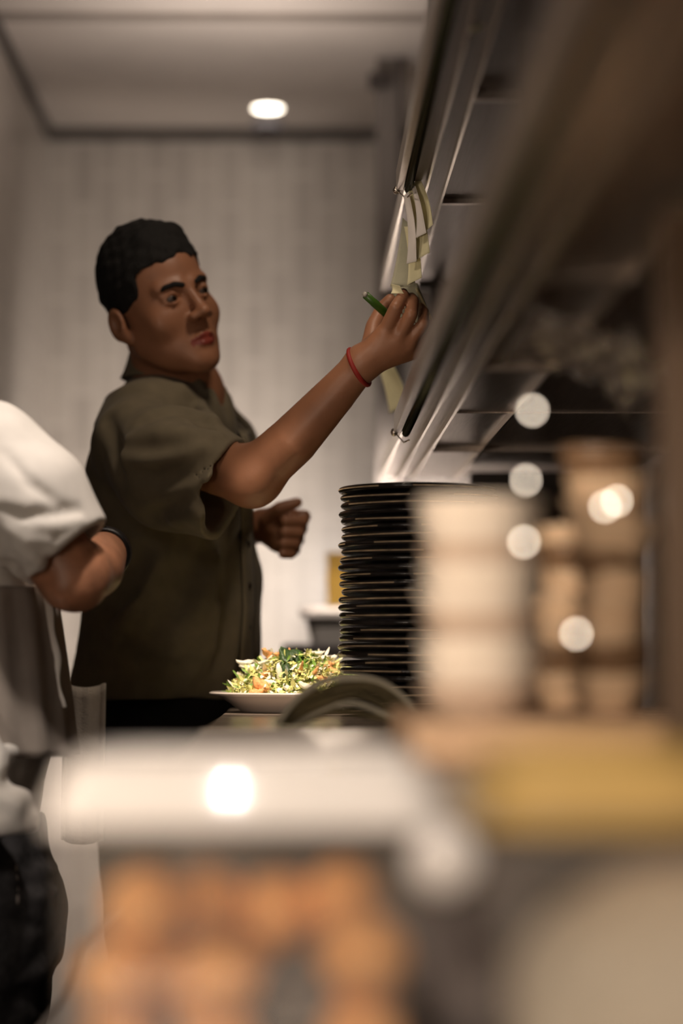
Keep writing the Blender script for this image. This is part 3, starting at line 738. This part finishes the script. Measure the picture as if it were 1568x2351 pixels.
# watch
wa = empty('wristwatch', P(258, 1245, 3.34), 'black wristwatch with a glinting case on the bent arm of the cook', 'watch')
ad = (Wc-E2)/np.linalg.norm(Wc-E2); t1 = np.cross(ad, (0, 0, 1)); t1 /= np.linalg.norm(t1); t2 = np.cross(ad, t1); wc = Wc-ad*.012
V = []; F = []
for i in range(33):
    a = 2*PI*i/32
    for k, (rr_, off) in enumerate(((.033, -.013), (.037, -.012), (.037, .012), (.033, .013))): V.append(wc+(t1*math.cos(a)+t2*math.sin(a))*rr_+ad*off)
for i in range(32):
    for k in range(4): F.append((i*4+k, i*4+(k+1) % 4, (i+1)*4+(k+1) % 4, (i+1)*4+k))
link('strap', V, F, mat('black_rubber', (.008, .008, .009), .4, scale=30), wa)
ws_ = lathe('case', [(.0005, .006), (.015, .006), (.019, .002), (.019, -.004)], (0, 0, 0), mat('black_steel', (.05, .05, .06), .15, .9, scale=30), None, 24)
dirv = (-t2*.8+t1*-.3); dirv = dirv/np.linalg.norm(dirv)
if dirv[2] < 0: dirv = -dirv
ws_.location = Vector(wc+dirv*.040); ws_.rotation_euler = Vector(dirv).to_track_quat('Z', 'Y').to_euler(); setparent(ws_, wa)

# ------------------------------------------------------------------ salad plate
SY = 3.68; SX = P(690, 1600, SY).x
SY = 3.62
lathe_prof = [(.001, 0), (.088, 0), (.092, .003), (.104, .012), (.122, .0235), (.136, .0265), (.1365, .0285), (.134, .030), (.120, .027), (.100, .017), (.085, .009), (.001, .008)]
tag(lathe('plate', lathe_prof, (SX, SY, TOP+.0005), M_plate, None, 72), 'shallow white plate of salad on the pass counter', 'plate')
def salad_h(x, y):
    r = math.hypot(x, y)/.118; return max(0, 1-r**2.2)*.064+.018
rg = random.Random(5)
def strip_bm(bm, p, d, L, wd, curl, nrm, jag=0):
    d = d.normalized(); s = d.cross(nrm).normalized(); prev = None; n = 7
    for i in range(n+1):
        t = i/n; ang = curl*t
        q = p+d*(L*t*math.cos(ang*.5))+nrm*(L*.45*math.sin(ang)*t)
        w_ = wd*(.5+.8*math.sin(PI*min(1, t*.9+.1)))*(1+jag*rg.uniform(-1, 1))
        a = bm.verts.new(q-s*w_); b = bm.verts.new(q+s*w_); c = bm.verts.new(q+nrm*.0007-s*w_*0)
        if prev: bm.faces.new((prev[0], prev[2], c, a)); bm.faces.new((prev[2], prev[1], b, c))
        prev = (a, b, c)
def solid_leaf(name, cpos, rx, ry, th, m, rot, label, cat, group=None, warp=.3, parent=None, seed=0):
    bm = bmesh.new(); bmesh.ops.create_icosphere(bm, subdivisions=3, radius=1)
    for v in bm.verts:
        c = v.co.copy(); nn = noise.noise(c*1.7+Vector((seed*3.1, 0, 0))); n3 = noise.noise(c*5+Vector((seed, 5, 0)))
        q = 1+warp*nn+.12*n3
        v.co = Vector((c.x*rx*q, c.y*ry*q, c.z*th*(1+.5*n3)+ (c.x*c.x*.25+.18*nn)*rx))
    bmesh.ops.transform(bm, matrix=Matrix.Translation(cpos) @ rot.to_matrix().to_4x4(), verts=bm.verts)
    o = from_bm(name, bm, m, parent, True)
    return tag(o, label, cat, group)
from mathutils import Euler
M_leafd = mat('dark_green_leaf', (.035, .075, .022), .45, var=.5, scale=150, bump=.5, bscale=150)
M_leafl = mat('pale_green_frisee', (.66, .66, .24), .55, var=.35, scale=80)
M_leafg = mat('bright_green_leaf', (.16, .30, .04), .5, var=.35, scale=90)
M_cream = mat('cream_shaving', (.92, .88, .72), .5, var=.08, scale=80)
M_crisp = mat('orange_crisp', (.88, .44, .17), .6, var=.25, scale=150, bump=.5, bscale=300)
M_chee = mat('white_cheese', (.88, .85, .72), .6, var=.06, scale=60)
# inner mound and frisee: uncountable
bm = bmesh.new(); bmesh.ops.create_icosphere(bm, subdivisions=4, radius=1)
for v in bm.verts:
    c = v.co; n3 = noise.noise(c*4)+.6*noise.noise(c*9); v.co = Vector((SX+c.x*.100*(1+.05*n3), SY+c.y*.100*(1+.05*n3), TOP+.011+max(c.z, 0)*(.060+.010*n3)))
tag(from_bm('salad_bed', bm, mat('chopped_salad', (.42, .44, .14), .6, var=.6, scale=120, bump=1., bscale=160), None, True), 'mound of finely chopped greens at the heart of the salad', 'salad', None, 'stuff')
for nm, m_, n_, wd in (('frisee', M_leafl, 1100, .0015), ('shredded_greens', M_leafg, 260, .0015), ('shaved_cheese', M_cream, 520, .0017)):
    bm = bmesh.new()
    for i in range(n_):
        a = rg.uniform(0, 2*PI); r = .108*math.sqrt(rg.random()); x = r*math.cos(a); y = r*math.sin(a)
        h = salad_h(x, y)*rg.uniform(.82, 1.08)
        nr = Vector((x*6, y*6, .7)).normalized(); d = Vector((rg.uniform(-1, 1), rg.uniform(-1, 1), rg.uniform(-.5, .6)))
        strip_bm(bm, Vector((SX+x, SY+y, TOP+h)), d, rg.uniform(.007, .019), wd*rg.uniform(.7, 1.4), rg.uniform(-1.8, 2.2), nr, .4)
    for f in bm.faces: f.smooth = False
    o = from_bm(nm, bm, m_); tag(o, {'frisee': 'pale yellow-green frisee fronds through the salad', 'shredded_greens': 'bright green shreds scattered through the salad', 'shaved_cheese': 'cream coloured shavings scattered over the salad'}[nm], 'salad greens' if nm != 'shaved_cheese' else 'cheese', None, 'stuff')
def sp(px, py, off=.0):
    """a point on the front of the mound at this height"""
    D = SY-.10+off
    for _ in range(6):
        p = P(px, py, D); x = p.x-SX; hh = p.z-TOP-.018
        rr = max(0, 1-hh/.062)**(1/1.8)*.118; D = SY-math.sqrt(max(rr*rr-x*x, 0))*1.0-.002+off
    return P(px, py, D)
solid_leaf('spinach_leaf', sp(672, 1517), .026, .018, .008, M_leafd, Euler((1.0, .2, .3)), 'large dark green frosted leaf at the top of the salad', 'leaf', seed=1)
solid_leaf('spinach_leaf', sp(652, 1545), .014, .016, .006, M_leafd, Euler((1.3, .1, -.5)), 'smaller dark green leaf under the frosted one', 'leaf', seed=2)
for (px, py, s, lab, rt) in ((727, 1517, .0125, 'round green leaf standing upright at the right of the salad', (1.4, 0, .2)), (708, 1530, .011, 'round green leaf left of and below the upright one', (1.2, .4, 0)), (588, 1545, .010, 'small green leaf on the left slope of the salad', (1.1, -.4, 0))):
    solid_leaf('round_leaf', sp(px, py), s, s*1.2, .0012, M_leafg, Euler(rt), lab, 'leaf', warp=.08, seed=px)
cr = [(603, 1575, .016, .011), (612, 1552, .010, .008), (553, 1568, .009, .010), (615, 1502, .016, .006), (640, 1504, .014, .005), (664, 1497, .012, .004), (690, 1540, .020, .004), (715, 1550, .020, .0045), (765, 1545, .012, .009), (753, 1530, .006, .010), (590, 1590, .012, .006), (740, 1560, .012, .006), (770, 1525, .008, .006)]
crl = ['crumb, the big lump low on the left half of the salad', 'crumb just above the big orange lump', 'crumb at the left slope of the salad near the rim', 'strip lying along the upper left crest of the salad', 'strip left of the dark frosted leaf at the top', 'strip behind the dark frosted leaf at the very top', 'strip slanting below the dark frosted leaf', 'strip slanting towards the arched cloth', 'crumb at the right end beside the black plates', 'shard standing up near the right end of the salad', 'strip at the rim below the big orange lump', 'strip just over the arched cloth', 'small crumb nearest the black plates']
for i, (px, py, a_, b_) in enumerate(cr):
    solid_leaf('crisp_strip', sp(px, py, -.002), a_, b_*.7, b_*.8, M_crisp, Euler((.4*math.sin(i), .35*math.cos(i*2)+.25*(px in (690, 715)), .3*i)), 'orange-brown crisp '+crl[i], 'crisp', 'orange crisps on the salad', seed=i)
shl = ['standing upright in the middle of the salad', 'long one on the upper left crest', 'at the far upper left of the salad', 'lying steeply on the left crest', 'beside the big orange lump', 'just over the arched cloth', 'high on the right of the salad', 'tiny one left of the big orange lump', 'behind the upright round leaf', 'small one near the plate rim in front']
for i, (px, py, a_, b_, ry) in enumerate([(642, 1550, .0045, .020, 1.3), (580, 1530, .020, .004, -.2), (562, 1522, .013, .006, .0), (610, 1518, .014, .004, -.5), (620, 1568, .010, .006, .2), (700, 1575, .011, .006, .4), (752, 1512, .015, .006, 0), (590, 1560, .006, .004, 0), (730, 1500, .010, .004, 0), (660, 1580, .008, .005, .5)]):
    solid_leaf('white_shaving', sp(px, py, -.003), a_ if i else .005, .004, b_*.7 if i else .017, M_chee, Euler((.2, ry if i else -.15, 0)), 'white shaving '+shl[i], 'shaving', 'white shavings on the salad', seed=20+i, warp=.15)

# ------------------------------------------------------------------ stacks of crockery
def nth(n):
    w1 = ['', 'first', 'second', 'third', 'fourth', 'fifth', 'sixth', 'seventh', 'eighth', 'ninth', 'tenth', 'eleventh', 'twelfth', 'thirteenth', 'fourteenth', 'fifteenth', 'sixteenth', 'seventeenth', 'eighteenth', 'nineteenth', 'twentieth']
    return w1[n] if n <= 20 else ('twenty-'+w1[n-20] if n < 30 else 'thirtieth')
BX, BY = P(962, 1400, 3.40).x, 3.40
n_pl = 29; pitch = (CAM_Z+(VY-1122)/FPX*BY-TOP)/n_pl
prof = [(.001, .001), (.070, .001), (.075, .000), (.098, .0035), (.1035, .0045), (.1065, .0035), (.1095, .0045), (.1112, .0074), (.1112, .0089), (.1095, .0115), (.1065, .0125), (.103, .0110), (.095, .0080), (.074, .0055), (.001, .005)]
for i in range(n_pl):
    rr = random.Random(i); r_ = 1.0+.02*(1-i/n_pl)
    pr = [(a*r_, b) for a, b in prof]
    o = lathe('black_plate', pr, (BX+rr.uniform(-.0025, .0025)-(.004 if i > 20 else 0)*0, BY+rr.uniform(-.003, .003), TOP+.0005+i*pitch), None, None, 56, .006, i,
              [M_blackplate, M_rimglint], lambda k, q, i=i: 1 if (k == 7 and math.sin(q*.30+i*2.3) > -.75 and i % 7 != 4) else 0)
    o.rotation_euler = (rr.uniform(-.004, .004), rr.uniform(-.005, .005), rr.uniform(0, 6))
    tag(o, ('black plate with a tan highlight painted on its edge, %s from the top of the tall dark stack' % nth(n_pl-i)) if i < n_pl-1 else 'topmost black plate of the tall dark stack', 'plate', 'black plates in the tall stack')
# wooden board and pale bowls
tag(box('wooden_board', (.085, 1.86, TOP+.0005), (.30, 2.36, TOP+.036), M_wood, None, .004), 'thick wooden board under the white and tan bowl stacks', 'board')
bz = TOP+.0365
def bowl(name, x, y, z, r, h, m, seed, wob=.0):
    pr = [(.001, .0), (r*.62, 0), (r*.66, .002), (r*.86, h*.45), (r*.97, h*.8), (r, h*.93), (r*.995, h), (r*.95, h*.98), (r*.82, h*.5), (r*.60, .004), (.001, .0035)]
    return lathe(name, pr, (x, y, z), m, None, 48, wob, seed)
ivory = []; wx = P(1106, 1400, 1.97).x; z = bz; i = 0; ztop = CAM_Z+(VY-1160)/FPX*1.97
while z < ztop-.02:
    rr = random.Random(i+50); st = .0165+.004*rr.random()
    r_ = .0515 + (.001 if i % 4 == 0 else 0)
    o = bowl('white_bowl', wx+rr.uniform(-.001, .001), 1.97+rr.uniform(-.001, .001), z, r_*(1 if i % 3 else .97), .027, M_bowl if i % 3 else mat('gap_shade_china', (.56, .44, .34), .3, scale=20), i)  # every third bowl darker, painting the shaded gaps of the stack
    tag(o, 'blurred ivory bowl in the tall pale stack in front of the black plates', 'bowl', 'ivory bowls on the wooden board'); z += st; i += 1; ivory.append(o)
for k, o in enumerate(ivory): o['label'] = 'ivory bowl, %s from the top of the tall pale stack before the black plates' % nth(len(ivory)-k)
for (px, D, r_, ytop, sd, lab) in ((1400, 2.10, .036, 1010, 80, 'tan stoneware cup in the tall tan stack right of the ivory bowls'), (1300, 2.28, .034, 1180, 120, 'tan stoneware cup in the shorter tan stack just right of the ivory bowls')):
    x = P(px, 1300, D).x; z = bz; k = 0; cups = []; zt = CAM_Z+(VY-ytop)/FPX*D
    while z < zt-.03:
        rr = random.Random(sd+k)
        bowl('tan_cup', x+rr.uniform(-.006, .006), D+rr.uniform(-.003, .003), z, r_*rr.uniform(.86, 1.05), .034, M_tan if k % 4 != 1 else mat('gap_shade_stoneware', (.22, .13, .07), .35, scale=25), sd+k, .01)['label'] = lab  # darker cups paint in the shaded gaps between cups
        o = COL.objects[-1]; o['category'] = 'cup'; o['group'] = 'tan cups, stack %s' % ('tall' if sd == 80 else 'short'); z += .019+.006*(rr.random() > .6); k += 1; cups.append(o)
    for k, o in enumerate(cups): o['label'] = 'tan stoneware cup, %s from the top of the %s' % (nth(len(cups)-k), 'tall tan stack' if sd == 80 else 'shorter tan stack beside the ivory bowls')
# glowing beads added in place of glints, seen as discs
for k, (px, py, D, lab) in enumerate(((1222, 942, 1.79, 'highest glowing bead imitating a glint under the lower steel shelf'), (1207, 1102, 1.82, 'glowing bead imitating a glint level with the top of the black plates'),
        (1203, 1244, 1.80, 'glowing bead imitating a glint in front of the upper ivory bowls'), (1323, 1455, 1.79, 'lowest glowing bead imitating a glint, in front of the tan cups'),
        (1389, 1163, 1.80, 'brighter of the two overlapping glint beads before the tall tan stack'), (1416, 1150, 1.82, 'fainter of the two overlapping glint beads before the tall tan stack'))):
    c = P(px, py, D); e = empty('glint_bead', c, lab, 'glint', 'added glint beads hung from the lower shelf')
    lathe('glint_bead_ball', [(.0003, -.0022), (.0016, -.0016), (.0022, 0), (.0016, .0016), (.0003, .0022)], c, M_glint, e, 14)
    tube('glint_bead_wire', [c+Vector((0, 0, .002)), c+Vector((0, .001, .02)), (c.x, c.y, ZL)], .0003, M_dark, e, 6)  # wire added to hang the glint bead

# ------------------------------------------------------------------ folded cloth arch
e = empty('folded_cloth', P(800, 1680, 2.88), 'dark olive folded cloth arched on the counter before the salad', 'cloth')
def arch(y0, y1, xs, m, nm, th):
    g = []
    for i in range(30):
        px, py = xs(i/29); a = P(px, py, 2.90); row = []
        for j in range(6): row.append((a.x+.002*math.sin(j*2), y0+(y1-y0)*j/5, max(TOP+.003, a.z+.0015*math.sin(j*1.7+i*.4))))
        g.append(row)
    return sheet(nm, g, m, e, th)
for k in range(6):
    def xs(t, k=k):
        px = 640+k*7+(330-k*15)*t; py = 1672-(118-17*k)*math.sin(PI*min(1, t*1.0))**.8-6*math.sin(t*9+k)
        return px, py
    arch(2.83+.006*k, 2.93, xs, M_cloth if k % 2 else (M_cloth2 if k in (0, 4) else M_cloth), 'fold', .005)
bm = bmesh.new()
tag(box('flat_spatula', (P(950, 1680, 2.75).x, 2.70, TOP+.001), (P(1150, 1680, 2.75).x, 2.80, TOP+.012), M_dark, None, .003), 'dark flat slab lying on the counter at the foot of the ivory bowls', 'tray')
e2 = empty('paper_stack', (P(1150, 1690, 2.6).x, 2.6, TOP), 'x', 'x'); bpy.data.objects.remove(e2)

# ------------------------------------------------------------------ foreground tubs
def tub(cx, cy, hx, hy, zb, zl, lidm, label, hl):
    e = empty('food_tub', (cx, cy, zb), label, 'food container')
    lv = [(hx-.018, hy-.022, zb), (hx-.012, hy-.016, zl), (hx-.014, hy-.018, zl), (hx-.020, hy-.024, zb+.003)]
    rbox_levels('tub_body', cx, cy, lv, M_clear, e, .018)
    rbox_levels('lid', cx, cy, [(hx-.004, hy-.004, zl-.003), (hx, hy, zl), (hx-hl*math.tan(math.radians(20)), hy-hl*math.tan(math.radians(20)), zl+hl), (hx-.022, hy-.022, zl+hl+.007), (hx-.03, hy-.03, zl+hl+.004)], lidm, e, .022)
    return e
C1Y = 1.55; l = P(85, 1800, 1.45).x; r = P(1035, 1800, 1.45).x
zl = CAM_Z-(1895-VY)/FPX*1.45
tub1 = tub((l+r)/2, C1Y, (r-l)/2, .10, .7305, zl, M_lid, 'clear tub with glossy white lid full of orange fried balls in the near foreground', .034)
rg = random.Random(3); c1x = (l+r)/2
zrow = .735
spots = []
for (px, py, D, r_) in ((262, 2245, 1.51, .023), (500, 2250, 1.51, .025), (835, 2190, 1.51, .028), (330, 2085, 1.52, .026), (480, 2075, 1.56, .023), (640, 2090, 1.56, .025), (790, 2060, 1.55, .024),
        (268, 2400, 1.52, .023), (500, 2405, 1.52, .024), (830, 2405, 1.52, .027), (370, 2230, 1.60, .023), (850, 2300, 1.60, .022), (560, 2180, 1.61, .022), (300, 2330, 1.60, .022), (480, 2330, 1.605, .022)):
    c = P(px, py, D); spots.append((c.x, c.y, max(c.z, .7345+r_), r_))
for k, (x, y, z_, r_) in enumerate(spots):
    bm = bmesh.new(); bmesh.ops.create_icosphere(bm, subdivisions=3, radius=r_)
    for v in bm.verts: v.co *= 1+.12*noise.noise(v.co*60+Vector((k, 0, 0)))
    o = from_bm('fried_ball', bm, M_fried, None, True); o.location = (x, y, z_)
    tag(o, ['orange-brown fried ball at the left of the middle layer', 'orange-brown fried ball in the middle layer, second from left', 'large orange-brown fried ball at the right of the middle layer', 'fried ball at the left of the top layer', 'fried ball second from left in the top layer', 'fried ball third from left in the top layer', 'fried ball at the right end of the top layer'][k]+' in the white lidded tub' if k < 7 else 'fried ball deep at the bottom or back of the white lidded tub', 'food', 'fried balls in the foreground tub')
l2 = P(1105, 1800, 1.18).x; hx2 = .16
zl2 = CAM_Z-(1890-VY)/FPX*1.18
tub(l2+hx2, 1.28, hx2, .10, .7305, zl2, M_yel, 'clear tub with yellow lid and cream dough at the near right corner', .026)
bm = bmesh.new(); bmesh.ops.create_icosphere(bm, subdivisions=4, radius=1)
for v in bm.verts:
    c = v.co.copy(); q = 1+.08*noise.noise(c*2.5); v.co = Vector((l2+hx2-.035+c.x*.103*q, 1.275+c.y*.060*q, .815+c.z*.078*q))
tag(from_bm('dough_ball', bm, M_dough, None, True), 'large cream coloured lump of dough inside the yellow lidded tub', 'dough')
pt = P(1020, 1975, 1.44)
tb = lathe('lid_tab', [(.001, -.006), (.018, -.006), (.021, -.003), (.021, .003), (.018, .006), (.001, .006)], (0, 0, 0), M_lid, None, 32)
tb.location = pt; tb.rotation_euler = (PI/2, 0, 0); setparent(tb, tub1)
# pale hose at lower left
tag(tube('hose', [(-.42, 2.78, .012), (-.40, 2.74, .12), (-.37, 2.71, .30), P(40, 2420, 2.7), P(100, 2350, 2.7), P(140, 2300, 2.68), P(163, 2240, 2.66), P(180, 2175, 2.66), (-.20, 2.68, .72), (-.14, 2.70, .725), (-.085, 2.71, .72)], .004, mat('pale_hose', (.5, .45, .42), .4, scale=30), None, 12), 'thin pale curved hose in front of the dark jeans', 'hose')
# glossy lamp mirrored by the white lid
Q = P(527, 1802, 1.45); t_ = math.radians(20); nrm = Vector((0, -math.cos(t_), math.sin(t_))); v_ = (Q-Vector((0, 0, CAM_Z))).normalized()
rf = v_-2*v_.dot(nrm)*nrm; LP = Q+rf*1.9
area('lamp_square', LP, Q, .042, .9, (1, .9, .8), sy=.052)
